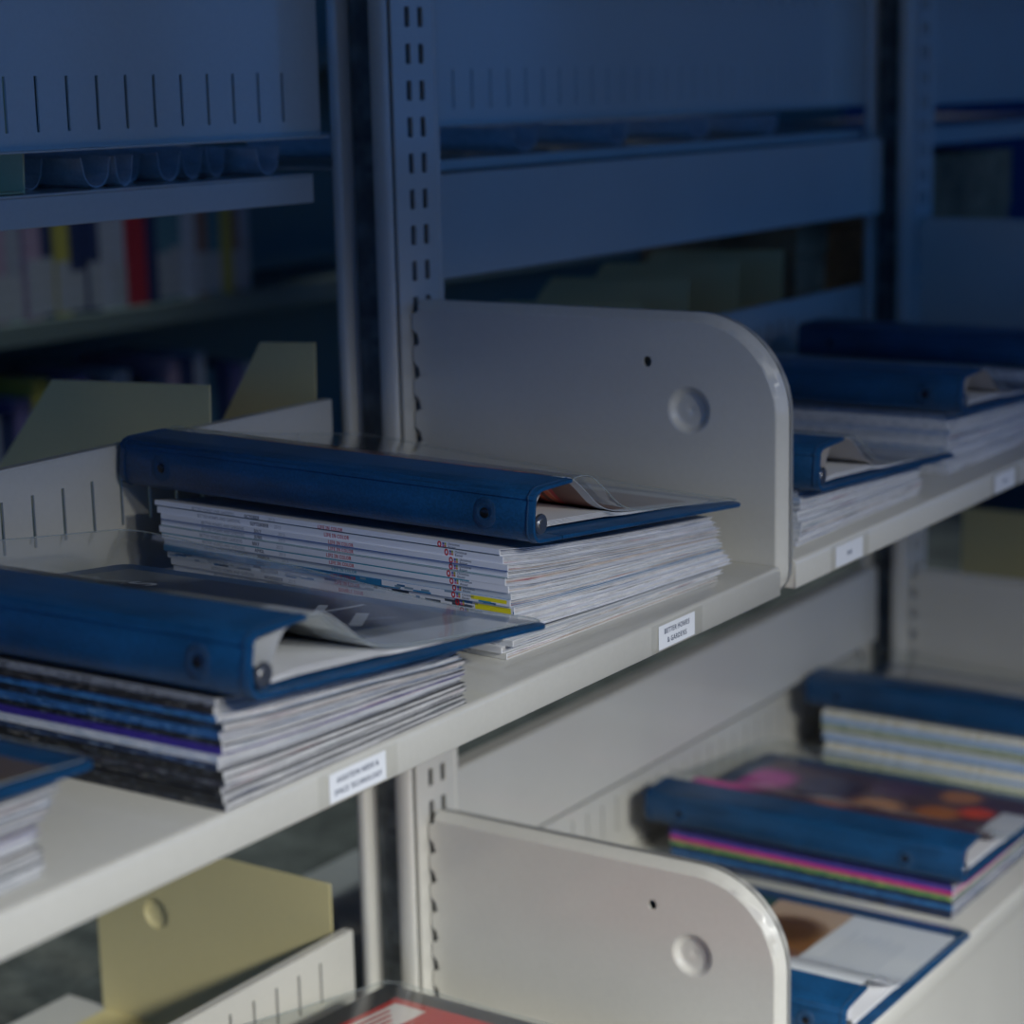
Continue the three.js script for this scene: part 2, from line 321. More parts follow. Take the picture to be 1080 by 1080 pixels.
backstop(0.042, BAY - 0.034, 0.100, 0.30, [[0.112, 0.142], [0.2, 0.23]], 'dim slotted backstop panel above the deep beam');
backstop(BAY + 0.042, 2 * BAY - 0.034, 0.097, 0.30, [[0.108, 0.141]], 'dim slotted backstop panel past the blurred post');
backstop(-BAY + 0.04, -0.04, Y_LOW + 0.002, -0.5005, [[-0.545, -0.512]], 'slotted off-white backstop in front of the yellow-cream bookend');
backstop(0.042, BAY - 0.034, Y_LOW + 0.002, -0.503, [[-0.545, -0.512]], 'slotted backstop behind the colourful binders on the bottom shelf');
function beam(x0, x1, y0, y1, label) {
  const t = thing('cross_beam', label, 'beam', [(x0 + x1) / 2, y0, 0], 'deep cross beams between posts');
  const h = (x1 - x0) / 2;
  part('beam_face', rbox(-h, h, 0, y1 - y0, -0.033, -0.0305, 0.001), M.paint, t);
  part('upper_flange', rbox(-h, h, y1 - y0 - 0.0015, y1 - y0, -0.05, -0.0335, 0.0005), M.paint, t);
  part('lower_flange', rbox(-h, h, 0, 0.0015, -0.045, -0.0335, 0.0005), M.paint, t);
}
beam(0.039, BAY - 0.029, -0.014, 0.0645, 'deep pale cross beam between the posts above the narrow opening');
beam(0.039, BAY - 0.029, -0.487, -0.403, 'deep pale cross beam low behind the colourful binders');
// narrow ledge above the upper beam
{
  const t = thing('metal_shelf', 'thin dim shelf edge resting just above the deep upper beam', 'shelf', [BAY / 2, 0.0695, 0], 'shelves on the other face of the range');
  part('deck', rbox(-0.41, 0.415, 0, 0.0016, Z_REAR_END, -0.052, 0.0005), M.paint, t);
  part('rear_lip', rbox(-0.41, 0.415, -0.0035, 0.0045, -0.0515, -0.0495, 0.0006), M.paint, t);
}

// ---------------------------------------------------------------- side brackets
function bracketGeo(sign) {   // sign +1: plate seen from -x, rim rolls away to +x; local origin at the post face, y = 0 at the top edge
  const D = 0.2955, H = 0.187, R = 0.066, r = 0.0058, W = 0.0095, th = 0.0014;
  const path = [];              // [z, y, nz, ny] along top and front, then round the bottom
  path.push([0.006, 0, 0, 1]);
  for (let k = 1; k <= 10; k++) path.push([0.006 + (D - R - 0.006) * k / 10, 0, 0, 1]);
  for (let k = 1; k <= 16; k++) { const a = Math.PI / 2 * (1 - k / 16); path.push([D - R + R * Math.cos(a), -R + R * Math.sin(a), Math.cos(a), Math.sin(a)]); }
  for (let k = 1; k <= 8; k++) path.push([D, -R - (H - R - 0.02) * k / 8, 1, 0]);
  for (let k = 1; k <= 6; k++) { const a = -Math.PI / 2 * k / 6; path.push([D - 0.02 + 0.02 * Math.cos(a), -H + 0.02 + 0.02 * Math.sin(a), Math.cos(a), Math.sin(a)]); }
  const rings = path.map(([z, y, nz, ny], i) => {
    const o = [], rim = i === 0 ? r : r, w = W;
    for (let k = 0; k <= 6; k++) { const a = Math.PI / 2 * k / 6; o.push([r * (1 - Math.cos(a)), -r + rim * Math.sin(a)]); }
    o.push([w, 0]); o.push([w, -th]);
    for (let k = 6; k >= 0; k--) { const a = Math.PI / 2 * k / 6; o.push([th + (r - th) * (1 - Math.cos(a)), -r + (r - th) * Math.sin(a)]); }
    return o.map(([x, n]) => [sign * x, y + ny * n, z + nz * n]);
  });
  if (sign < 0) rings.reverse();
  const rim = smooth(loft(rings), 1.2);
  // flat plate inside the rim, notched where the hooks enter the post slots
  const pl = [];
  for (const [z, y, nz, ny] of path) pl.push([z - nz * r, y - ny * r]);
  pl.push([0.03, -H + r]);
  for (let k = 7; k >= 0; k--) { const y = -0.006 - k * PITCH * 0.93; if (y < -H + 0.01) continue; pl.push([0.0045, y - 0.018], [0.0005, y - 0.0145], [0.0005, y - 0.004], [0.0065, y - 0.001]); }
  const sh = poly(pl.map(([z, y]) => [z, y]));
  const hole = new THREE.Path(); hole.absellipse(0.195, -0.0335, 0.0032, 0.0036, 0, Math.PI * 2, true); sh.holes.push(hole);
  const dim = new THREE.Path(); dim.absarc(0.2265, -0.0645, 0.0165, 0, Math.PI * 2, true); sh.holes.push(dim);
  const plate = extrude(sh, th, 'x', 0, 0, 32);
  const prof = [[0.0165, 0], [0.0155, 0.0002], [0.0146, 0.0007], [0.0136, 0.0015], [0.0126, 0.0025], [0.0116, 0.0033], [0.0106, 0.0038], [0.0094, 0.004], [0.007, 0.0041], [0.0001, 0.0041], [0.0001, 0.0055], [0.0105, 0.0054], [0.0135, 0.003], [0.0165, 0.0014]].map(([a, b]) => V2(a, b));
  const dish = new THREE.LatheGeometry(prof, 32); dish.rotateZ(-Math.PI / 2); dish.translate(0, -0.0645, 0.2265);
  if (sign < 0) { plate.scale(-1, 1, 1); dish.scale(-1, 1, 1); for (const g of [plate, dish]) { if (g.index) g.index.array.reverse(); else { const p = g.attributes.position.array, u = g.attributes.uv.array, n = g.attributes.normal.array; for (let i = 0; i < p.length; i += 9) for (let k = 0; k < 3; k++) { [p[i + 3 + k], p[i + 6 + k]] = [p[i + 6 + k], p[i + 3 + k]]; [n[i + 3 + k], n[i + 6 + k]] = [n[i + 6 + k], n[i + 3 + k]]; } } g.computeVertexNormals(); } }
  return { body: merge([rim, plate]), dish: boxUV(dish.toNonIndexed()) };
}
const BR = { near: bracketGeo(1), far: bracketGeo(-1) };
function bracket(x, y, which, label) {
  const t = thing('side_bracket', label, 'bracket', [x, y, 0.001], 'rounded side panels at the ends of shelves');
  part('side_plate', BR[which].body, M.paint, t);
  part('pressed_dimple', BR[which].dish, M.paint, t);
}
bracket(-0.0072, -0.0205, 'near', 'rounded off-white side panel behind the middle binder stack');
bracket(0.0128, -0.0205, 'far', 'thin outer side panel back to back with the upper rounded panel');
bracket(-0.0072, -0.4065, 'near', 'lower rounded side panel below the long shelf');
bracket(0.0128, -0.4065, 'far', 'thin outer side panel back to back with the lower rounded panel');
bracket(BAY - 0.0072, -0.0205, 'near', 'blurred side panel at the far post above the shelf');
bracket(-0.0072, 0.5235, 'near', 'side panel of the added upper shelf over the near bay');  // this and the next two belong to the added upper shelves
bracket(0.0128, 0.5235, 'far', 'side panel of the added upper shelf over the second bay');
bracket(BAY - 0.0072, 0.5235, 'near', 'far side panel of the added upper shelf over the second bay');
bracket(BAY - 0.0072, -0.4065, 'near', 'blurred side panel at the far post below the shelf');

// ---------------------------------------------------------------- bookends on the other face
function bookend(x, y, pts, label, mat = M.cream, foot = -1, dimple = null) {
  const t = thing('bookend', label, 'bookend', [x, y, 0], 'bookends on the other face');
  const sh = poly(pts);
  if (dimple) { const d = new THREE.Path(); d.absarc(dimple[0], dimple[1], 0.013, 0, Math.PI * 2, true); sh.holes.push(d); }
  const plate = extrude(sh, 0.0016, 'x', 0, 0.0004, 16);
  part('upright_plate', plate, mat, t);
  if (dimple) { const g = new THREE.LatheGeometry([[0.013, 0], [0.011, 0.003], [0.006, 0.0036], [0.0001, 0.0036], [0.0001, 0.005], [0.0115, 0.0045], [0.013, 0.0012]].map(([a, b]) => V2(a, b)), 24); g.rotateZ(-Math.PI / 2); part('pressed_dimple', g, mat, t, [0, dimple[1], dimple[0]]); }
  const zs = pts.map((p) => p[0]), a = Math.min(...zs), b = Math.max(...zs);
  part('base_plate', rbox(foot < 0 ? -0.07 : 0, foot < 0 ? 0 : 0.07, 0.0002, 0.0016, a + 0.004, b - 0.004, 0.0006), mat, t);
}
const trapezoid = [[-0.365, 0], [-0.072, 0], [-0.066, 0.168], [-0.218, 0.163]];
bookend(-0.151, -0.235, trapezoid, 'tall cream trapezoid bookend rising behind the slotted backstop', M.cream);
bookend(-0.036, -0.235, [[-0.24, 0], [-0.072, 0], [-0.066, 0.184], [-0.118, 0.182]], 'cream trapezoid bookend half hidden beside the tall slotted post', M.cream);
bookend(-0.04, -0.63, [[-0.323, 0], [-0.07, 0], [-0.07, 0.163], [-0.323, 0.163]], 'yellow-cream rectangular bookend under the long shelf', M.cream, -1, [-0.255, 0.1]);
for (const [x, h, l] of [[0.33, 0.155, 'nearest the tall post'], [0.43, 0.165, 'second from the tall post'], [0.52, 0.18, 'third from the tall post'], [0.62, 0.186, 'fourth from the tall post'], [0.72, 0.19, 'nearest the brown box']]) bookend(x, -0.235, trapezoid.map(([z, y]) => [z, y ? h + y - 0.165 : 0]), `dim cream bookend in the narrow opening, ${l}`);
bookend(1.13, -0.57, [[-0.1, 0.001], [0.08, 0.001], [0.08, 0.19], [-0.1, 0.19]].map(([z, y]) => [z + 0.07, y]), 'yellow-cream divider past the blurred post below the shelf');
bookend(-0.3, 0.0705, [[-0.3, 0], [-0.075, 0], [-0.07, 0.09], [-0.22, 0.09]], 'cream bookend in the dim gap under the upper slotted panel');
// cardboard boxes on the other face
function box(x0, x1, y0, y1, z0, z1, label) {
  const t = thing('cardboard_box', label, 'box', [(x0 + x1) / 2, y0, (z0 + z1) / 2]);
  const a = (x1 - x0) / 2, b = (z1 - z0) / 2, h = y1 - y0;
  part('body', rbox(-a, a, 0, h * 0.72, -b, b, 0.002), M.card, t);
  part('lid', rbox(-a - 0.002, a + 0.002, h * 0.722, h, -b - 0.002, b + 0.002, 0.002), M.card, t);
}
box(1.03, 1.42, -0.2345, 0.035, -0.34, -0.09, 'brown cardboard box standing past the blurred post');
box(0.8, 0.872, -0.2345, 0.01, -0.28, -0.09, 'brown cardboard box just before the blurred post in the narrow opening');
// folded white sheets in the dim gaps
{
  let k = 0;
  const where = ['nearest the frame edge', 'second along', 'third along', 'fourth along', 'fifth along', 'sixth along', 'seventh along', 'last before the tall post'];
  const where2 = ['closest to the tall post', 'second along', 'third along', 'fourth along', 'last toward the blurred post'];
  const curl = (x, y, z, label, w) => {
    const t = thing('curled_sheet', label, 'paper', [x, y, z], 'curled white sheets in the dim gaps');
    const pts = []; for (let a = 0; a <= 10; a++) { const q = -Math.PI * a / 10; pts.push([w * Math.cos(q), 0.012 + 0.012 * Math.sin(q)]); }
    pts.unshift([w * 1.15, 0.019]); pts.push([-w * 1.15, 0.019]);
    const ring = [...pts.map(([a, b]) => [a, b]), ...pts.slice().reverse().map(([a, b]) => [a * 0.96, b + 0.0006])];
    part('sheet', extrude(poly(ring), 0.16, 'z', -0.17), M.white, t);
  };
  where.forEach((s) => curl(-0.262 + 0.029 * k++ + rr(-0.003, 0.003), 0.0706, -0.07 - rr(0, 0.03), `curled white sheet under the upper slotted panel, ${s}`, rr(0.007, 0.0125)));
  k = 0;
  where2.forEach((s) => curl(0.12 + 0.15 * k++, 0.0745, -0.07, `curled white sheet above the deep beam, ${s}`, rr(0.014, 0.02)));
}

// ---------------------------------------------------------------- printed spines: one sheet of rows, one row for each magazine
const ROWS = 64, AW = 2048, AH = 1920, RH = AH / ROWS;
let rowCount = 0; const rowDraw = [];
const row = (draw) => { rowDraw.push(draw); return rowCount++; };
const solid = (c) => (x, y) => { x.fillStyle = c; x.fillRect(0, y, AW, RH); };
function homeSpine(month, { bg = '#dfe2ea', red = '#b02a35', tag = 'LIFE IN COLOR', line, lineCol, lineTo = 1, bar, band, shift = 0 } = {}) {
  return (x, y) => {
    x.fillStyle = bg; x.fillRect(0, y, AW, RH);
    if (band) { x.fillStyle = band[0]; x.fillRect(0, y, AW * 0.66, RH); for (let k = 0; k < 40; k++) { x.fillStyle = band[1 + k % (band.length - 1)]; x.fillRect(AW * hash(k, 3, y), y + RH * hash(k, 4, y) * 0.8, 20 + 90 * hash(k, 5, y), RH * 0.3); } }
    if (line) { x.fillStyle = lineCol; x.fillRect(0, y + RH * line[0], AW * lineTo, RH * line[1]); }
    if (bar) { x.fillStyle = '#e8dc2a'; x.fillRect(AW * 0.9, y + RH * bar[0], AW * 0.092, RH * bar[1]); }
    x.textBaseline = 'middle'; x.textAlign = 'left';
    x.fillStyle = '#6d7484'; x.font = '20px sans-serif'; x.fillText('BETTER HOMES AND GARDENS', AW * (0.13 + shift), y + RH * 0.52, AW * 0.15);
    x.fillStyle = '#2c3140'; x.font = 'bold 21px sans-serif'; x.fillText(month, AW * (0.295 + shift), y + RH * 0.52, AW * 0.07);
    x.fillStyle = '#8a90a0'; x.font = '19px sans-serif'; x.fillText('2013', AW * (0.368 + shift), y + RH * 0.52);
    x.fillStyle = red; x.font = 'bold 21px sans-serif'; x.fillText(tag, AW * (0.515 + shift), y + RH * 0.54, AW * 0.105);
    const lx = AW * (0.85 + shift);
    x.strokeStyle = '#c1202c'; x.lineWidth = 6; x.beginPath(); x.ellipse(lx + 8, y + RH * 0.5, 8, RH * 0.33, 0, 0, 7); x.stroke();
    ['#4c57a0', '#8f9a3e', '#b45fa0', '#d08040'].forEach((c, k) => { x.fillStyle = c; x.fillRect(lx + 24 + 11 * (k % 2), y + RH * (0.2 + 0.32 * (k >> 1)), 10, RH * 0.28); });
    x.fillStyle = '#59606e'; x.font = 'bold 13px sans-serif'; x.fillText('Christmas', lx + 54, y + RH * 0.32); x.fillText('Bazaar', lx + 54, y + RH * 0.72);
  };
}
function techSpine(bg, streak, { line, lineCol } = {}) {
  return (x, y) => {
    x.fillStyle = bg; x.fillRect(0, y, AW, RH);
    for (let k = 0; k < 120; k++) { x.globalAlpha = 0.6; x.fillStyle = streak[k % streak.length]; x.fillRect(AW * hash(k, 7, y + 1), y + RH * (0.1 + 0.75 * hash(k, 8, y)), 8 + 46 * hash(k, 9, y), RH * (0.1 + 0.2 * hash(k, 10, y))); } x.globalAlpha = 1;
    if (line) { x.fillStyle = lineCol; x.fillRect(0, y + RH * line[0], AW, RH * line[1]); }
  };
}
const atlasCanvas = document.createElement('canvas'); atlasCanvas.width = AW; atlasCanvas.height = AH;
const atlas = new THREE.CanvasTexture(atlasCanvas); atlas.colorSpace = THREE.SRGBColorSpace; atlas.magFilter = THREE.LinearFilter;
const spineMat = std({ map: atlas, roughness: 0.4 });

// ---------------------------------------------------------------- magazines in stacks
function slab(out, fb, ft, u0, u1, v0, v1, nu, nv, uvf, col, warp) {
  const P = (u, v, f) => (warp ? [u, f(u, v), v + warp(u, v)] : [u, f(u, v), v]);
  const quad = (a, b, c, d, k) => {
    for (const q of [a, b, c, a, c, d]) { out.pos.push(...q); out.uv.push(...uvf(k, q)); if (out.col) out.col.push(...col(k, q)); }
  };
  const U = (i) => u0 + (u1 - u0) * i / nu, Vv = (j) => v0 + (v1 - v0) * j / nv;
  for (let i = 0; i < nu; i++) for (let j = 0; j < nv; j++) {
    quad(P(U(i), Vv(j), ft), P(U(i), Vv(j + 1), ft), P(U(i + 1), Vv(j + 1), ft), P(U(i + 1), Vv(j), ft), 'top');
    quad(P(U(i), Vv(j), fb), P(U(i + 1), Vv(j), fb), P(U(i + 1), Vv(j + 1), fb), P(U(i), Vv(j + 1), fb), 'bottom');
  }
  for (let i = 0; i < nu; i++) {
    quad(P(U(i), v1, fb), P(U(i + 1), v1, fb), P(U(i + 1), v1, ft), P(U(i), v1, ft), 'front');
    quad(P(U(i + 1), v0, fb), P(U(i), v0, fb), P(U(i), v0, ft), P(U(i + 1), v0, ft), 'back');
  }
  for (let j = 0; j < nv; j++) {
    quad(P(u0, Vv(j), fb), P(u0, Vv(j + 1), fb), P(u0, Vv(j + 1), ft), P(u0, Vv(j), ft), 'spine');
    quad(P(u1, Vv(j + 1), fb), P(u1, Vv(j), fb), P(u1, Vv(j), ft), P(u1, Vv(j + 1), ft), 'fore');
  }
}
function toGeo(o, creased = true) {
  const g = new THREE.BufferGeometry();
  g.setAttribute('position', new THREE.Float32BufferAttribute(o.pos, 3)); g.setAttribute('uv', new THREE.Float32BufferAttribute(o.uv, 2));
  if (o.col) g.setAttribute('color', new THREE.Float32BufferAttribute(o.col, 3));
  g.computeVertexNormals();
  return g;
}
const ORD = ['topmost', 'second from top', 'third from top', 'fourth from top', 'fifth from top', 'sixth from top', 'seventh from top', 'eighth from top', 'ninth from top', 'tenth from top', 'eleventh from top', 'twelfth from top', 'thirteenth from top', 'fourteenth from top', 'fifteenth from top', 'sixteenth from top', 'seventeenth from top', 'eighteenth from top'];
// mags listed from the bottom up: { t, row, dz, dx, w, look }
function stack(cfg) {
  const { x, z, yaw, y, L, W, taper, wave, mags, where, sheets, group } = cfg, n = mags.length;
  const base = [0]; mags.forEach((m) => base.push(base[base.length - 1] + m.t));
  const s0 = cfg.seed ?? 11;
  const H = (i, u, v) => {
    const a = Math.min(1, Math.max(0, u / W)), k = 1 - taper * Math.pow(a, 0.75);
    const bend = wave * (i / n) * a * (vnoise(u * 14 + i * 0.15 + 9, v * 9 + i * 0.22 + 9, 997, s0) - 0.5) * 2;
    return base[i] * k + Math.max(-0.4 * mags[Math.max(0, i - 1)].t * i, bend) * Math.min(1, i / 3);
  };
  mags.forEach((m, i) => {
    const w = m.w ?? W, dz = m.dz ?? 0, dx = m.dx ?? 0, l = m.l ?? L;
    const g = thing('magazine', `${m.look} magazine, ${ORD[n - 1 - i]} of the stack ${where}`, 'magazine', [x, y + 0.0002, z], group);
    g.rotation.y = yaw;
    const lo = (u, v) => H(i, u, v), hi = (u, v) => H(i + 1, u, v) - 0.00012, at = (f) => (u, v) => lo(u, v) + (hi(u, v) - lo(u, v)) * f;
    const cv = { pos: [], uv: [] }, r0 = 1 - (m.row + 0.96) / ROWS, r1 = 1 - (m.row + 0.04) / ROWS, mid = (r0 + r1) / 2;
    const c = Math.min(0.12, 0.0003 / m.t), v0 = -l + dz, v1 = dz;
    const flat = (k) => (k === 'top' || k === 'bottom' ? [0.004, mid] : [0.5, 0.004]);
    slab(cv, lo, at(c), dx, dx + w, v0, v1, 8, 8, flat);
    slab(cv, at(1 - c), hi, dx, dx + w, v0, v1, 8, 8, flat);
    slab(cv, lo, hi, dx - 0.0004, dx + 0.0004, v0, v1, 1, 8, (k, q) => (k === 'spine' ? [(q[2] - v0) / l, q[1] > (lo(dx, q[2]) + hi(dx, q[2])) / 2 ? r1 : r0] : flat(k)));
    part('cover', toGeo(cv), spineMat, g);
    const pg = { pos: [], uv: [], col: [] }, K = sheets;
    for (let k = 0; k < K; k++) {
      const f0 = c + (1 - 2 * c) * (k + 0.04) / K, f1 = c + (1 - 2 * c) * (k + rr(0.72, 0.97)) / K, e = rr(0.0003, 0.0026), e2 = rr(0.0002, 0.0016);
      const tint = rnd(), b = 0.86 + 0.16 * rnd(), base3 = tint < 0.08 ? [0.55, 0.6, 0.72] : tint < 0.14 ? [0.9, 0.78, 0.7] : [b, b, b * 1.01], s = Math.floor(rnd() * 1000);
      slab(pg, at(f0), at(f1), dx + 0.0005, dx + w - e, v0 + e2, v1 - e2, 10, 8, (q, p) => [p[0] + p[1], p[2] + p[1] * 3], (q, p) => {
        const d = hash(Math.floor(p[0] * 120), Math.floor(p[2] * 120), s);
        if (d > 0.93 && q === 'front') return [[0.2, 0.25, 0.4], [0.55, 0.15, 0.2], [0.12, 0.14, 0.18], [0.3, 0.45, 0.5]][Math.floor(d * 997) % 4];
        return base3;
      }, (u, v) => (v > (v0 + v1) / 2 ? -0.0014 * vnoise(u * 60 + s, k * 0.7 + 3, 997, 5) : 0));
    }
    part('pages', toGeo(pg), M.pages, g);
  });
  return (u, v) => y + 0.0002 + H(n, u, v);
}

// ---------------------------------------------------------------- binders with clear fronts
const BL = 0.306, BW = 0.246;
function coverProfile(hump, rise = 1) {   // height of the clear front cover over the distance from the spine
  const c = new THREE.CatmullRomCurve3([[0.036, 0.0326], [0.048, 0.0328 + 0.0022 * (2 * rise - 1)], [0.06, 0.012 + 0.0218 * rise], [0.075, 0.010 + 0.016 * rise], [0.092, 0.0095 + 0.006 * rise], [0.11, 0.0105], [0.16, 0.0085], [0.21, 0.0065], [BW - 0.001, 0.0045]].map(([a, b]) => new THREE.Vector3(a, 0.0045 + (b - 0.0045) * (a < 0.1 ? 1 : hump), 0)));
  return c.getPoints(40).map((p) => [p.x, p.y]);
}
const spineMid = [];
const spineSection = (() => {
  // skin of the spine: up from the back board, rounded foot, face, weld line, fold and strip along the top
  const o = []; const th = 0.0022;
  const mid = [[0.03, 0.0018], [0.012, 0.0018]];
  for (let k = 0; k <= 6; k++) { const a = -Math.PI / 2 - Math.PI / 2 * k / 6; mid.push([0.0085 + 0.0072 * Math.cos(a), 0.009 + 0.0072 * Math.sin(a)]); }
  mid.push([0.001, 0.015], [0.0012, 0.02], [0.0016, 0.0252], [0.0008, 0.0258], [0.0009, 0.0268], [0.0022, 0.0274], [0.0032, 0.0290]);
  for (let k = 1; k <= 3; k++) mid.push([0.0036 + 0.004 * k / 3, 0.0288 + 0.0018 * Math.sin(k / 3 * 1.4)]);
  mid.push([0.014, 0.0312], [0.024, 0.0321], [0.032, 0.0328], [0.0385, 0.0333]);
  spineMid.push(...mid);
  const off = (s) => mid.map(([x, y], i) => { const a = mid[Math.max(0, i - 1)], b = mid[Math.min(mid.length - 1, i + 1)], dx = b[0] - a[0], dy = b[1] - a[1], l = Math.hypot(dx, dy); return [x + s * dy / l * th / 2, y - s * dx / l * th / 2]; });
  return poly([...off(-1), ...off(1).reverse()]);
})();
const beadGeo = merge([1, -1].map((k) => tube(spineMid.slice(2).map(([x, y], i, l) => { const a = l[Math.max(0, i - 1)], b = l[Math.min(l.length - 1, i + 1)], dx = b[0] - a[0], dy = b[1] - a[1], n = Math.hypot(dx, dy); return [x - dy / n * 0.0011, y + dx / n * 0.0011, k * (BL / 2 - 0.0042)]; }), 0.0006, 60, 6)));
const spineGeo = smooth(extrude(spineSection, BL, 'z', -BL / 2, 0.0006, 6), 0.7);
const roundedRect = (x0, x1, z0, z1, r) => { const s = new THREE.Shape(); s.moveTo(x0, z0); s.lineTo(x1 - r, z0); s.absarc(x1 - r, z0 + r, r, -Math.PI / 2, 0); s.lineTo(x1, z1 - r); s.absarc(x1 - r, z1 - r, r, 0, Math.PI / 2); s.lineTo(x0, z1); s.closePath(); return s; };
const boardGeo = smooth(extrude(roundedRect(0.0305, BW, -BL / 2, BL / 2, 0.009), 0.0026, 'y', 0.0006, 0.0009, 8), 0.7);
const ringGeo = (() => { const l0 = new THREE.LatheGeometry([[0.0001, 0.0018], [0.0028, 0.0018], [0.003, 0.001], [0.0056, 0.0008], [0.006, 0], [0.0056, -0.0008], [0.003, -0.001], [0.0028, -0.022], [0.0001, -0.022]].map(([a, b]) => V2(a, b)), 20); const l = toCreasedNormals(l0, 0.5); l.rotateX(Math.PI / 2); return l; })();
const dimpleGeo = (() => { const g = new THREE.LatheGeometry([[0.0033, 0.0001], [0.0040, 0.0006], [0.0052, 0.0007], [0.0068, 0.0004], [0.0085, 0.00005], [0.0085, -0.0008], [0.0033, -0.0008]].map(([a, b]) => V2(a, b)), 28); g.rotateZ(Math.PI / 2); return g; })();
const studGeo = (() => { const g = new THREE.LatheGeometry([[0.0001, 0.0010], [0.0018, 0.0009], [0.0029, 0.0005], [0.0033, -0.0001], [0.0033, -0.001], [0.0001, -0.001]].map(([a, b]) => V2(a, b)), 24); g.rotateZ(Math.PI / 2); return g; })();
function filmGeo(prof, lift, inset = 0) {
  const out = { pos: [], uv: [] }, nz = 18, r = 0.012, x0 = prof[0][0], y0 = prof[0][1];
  const half = (x) => { const d = x - (BW - 0.001 - r); return BL / 2 - 0.0015 - inset - (d > 0 ? r - Math.sqrt(Math.max(0, r * r - d * d)) : 0); };
  const pt = (i, j) => {
    const [x, y] = prof[i], h = half(x), z = -h + 2 * h * j / nz, f = Math.min(1, Math.max(0, (BL / 2 - z) / BL - 0.04)), b = f * f * (3 - 2 * f);
    const straight = y0 + (lift - y0) * (x - x0) / (BW - x0);
    return [x, Math.max(y, y + (straight - y) * b) + 0.0005 * Math.sin(z * 40 + x * 30) * (x > 0.1 ? 1 : 0), z];
  };
  const edge = [];
  for (let i = 0; i < prof.length - 1; i++) for (let j = 0; j < nz; j++) for (const [a, b] of [[i, j], [i, j + 1], [i + 1, j + 1], [i, j], [i + 1, j + 1], [i + 1, j]]) { out.pos.push(...pt(a, b)); out.uv.push(0, 0); }
  for (let i = 0; i < prof.length; i++) edge.push(pt(i, nz));
  for (let j = nz - 1; j > 0; j--) edge.push(pt(prof.length - 1, j));
  for (let i = prof.length - 1; i >= 0; i--) edge.push(pt(i, 0));
  const g = new THREE.BufferGeometry(); g.setAttribute('position', new THREE.Float32BufferAttribute(out.pos, 3)); g.setAttribute('uv', new THREE.Float32BufferAttribute(out.uv, 2)); g.computeVertexNormals();
  return { sheet: smooth(g, 1), edge: tube(edge, 0.0004, 200, 5) };
}
const FILM = { a: filmGeo(coverProfile(1), 0.018), low: filmGeo(coverProfile(1, 0.6), 0.024), flat: filmGeo(coverProfile(1, 0.6), 0.006) };
// a magazine filed inside a binder: its front lies under the clear cover, its pages curve up to the posts
function issueGeo() {
  const prof = coverProfile(1).map(([x, y]) => [x, y - 0.0012]), x1 = 0.225, L = 0.276;
  const pts = prof.filter(([x]) => x < x1).map(([x, y]) => [x < 0.046 ? Math.max(x, 0.016) : x, y]);
  const head = [[0.0225, 0.013], [0.0255, 0.021], [0.031, 0.0280]];
  const line = [...head, ...pts.filter(([x]) => x > 0.036).map(([x, y]) => [x, Math.max(y - 0.001, 0.0046)])];
  const sheet = (line2, th, uvOn) => {
    const out = { pos: [], uv: [] }, n = line2.length, nz = 4;
    const P = (i, j, s) => [line2[i][0], line2[i][1] - s * th, -L / 2 + L * j / nz + 0.008];
    const q = (a, b, c, d, on) => { for (const p of [a, b, c, a, c, d]) { out.pos.push(...p); out.uv.push(on ? p[0] / x1 : 0.5, on ? 0.5 - (p[2] - 0.008) / L : 0.002); } };
    for (let i = 0; i < n - 1; i++) for (let j = 0; j < nz; j++) { q(P(i, j, 0), P(i, j + 1, 0), P(i + 1, j + 1, 0), P(i + 1, j, 0), uvOn); q(P(i, j, 1), P(i + 1, j, 1), P(i + 1, j + 1, 1), P(i, j + 1, 1), uvOn); }
    for (let i = 0; i < n - 1; i++) { q(P(i, nz, 1), P(i + 1, nz, 1), P(i + 1, nz, 0), P(i, nz, 0), false); q(P(i + 1, 0, 1), P(i, 0, 1), P(i, 0, 0), P(i + 1, 0, 0), false); }
    for (let j = 0; j < nz; j++) { q(P(n - 1, j + 1, 1), P(n - 1, j, 1), P(n - 1, j, 0), P(n - 1, j + 1, 0), false); q(P(0, j, 1), P(0, j + 1, 1), P(0, j + 1, 0), P(0, j, 0), false); }
    const g = new THREE.BufferGeometry(); g.setAttribute('position', new THREE.Float32BufferAttribute(out.pos, 3)); g.setAttribute('uv', new THREE.Float32BufferAttribute(out.uv, 2)); g.computeVertexNormals();
    return smooth(g, 0.6);
  };
  const low = [];
  for (let k = 0; k < 5; k++) low.push(sheet(line.map(([x, y]) => { const f = (k + 0.6) / 7, foot = 0.0044; return [Math.min(x1 - 0.0015 * (k % 3), x), foot + Math.max(0, Math.min(y, 0.0102 - Math.max(0, 0.04 - x) * 0.12) - foot - 0.0009) * (1 - f)]; }), 0.0003, false));
  return { cover: sheet(line, 0.00025, true), pages: merge(low) };
}
const ISSUE = issueGeo();
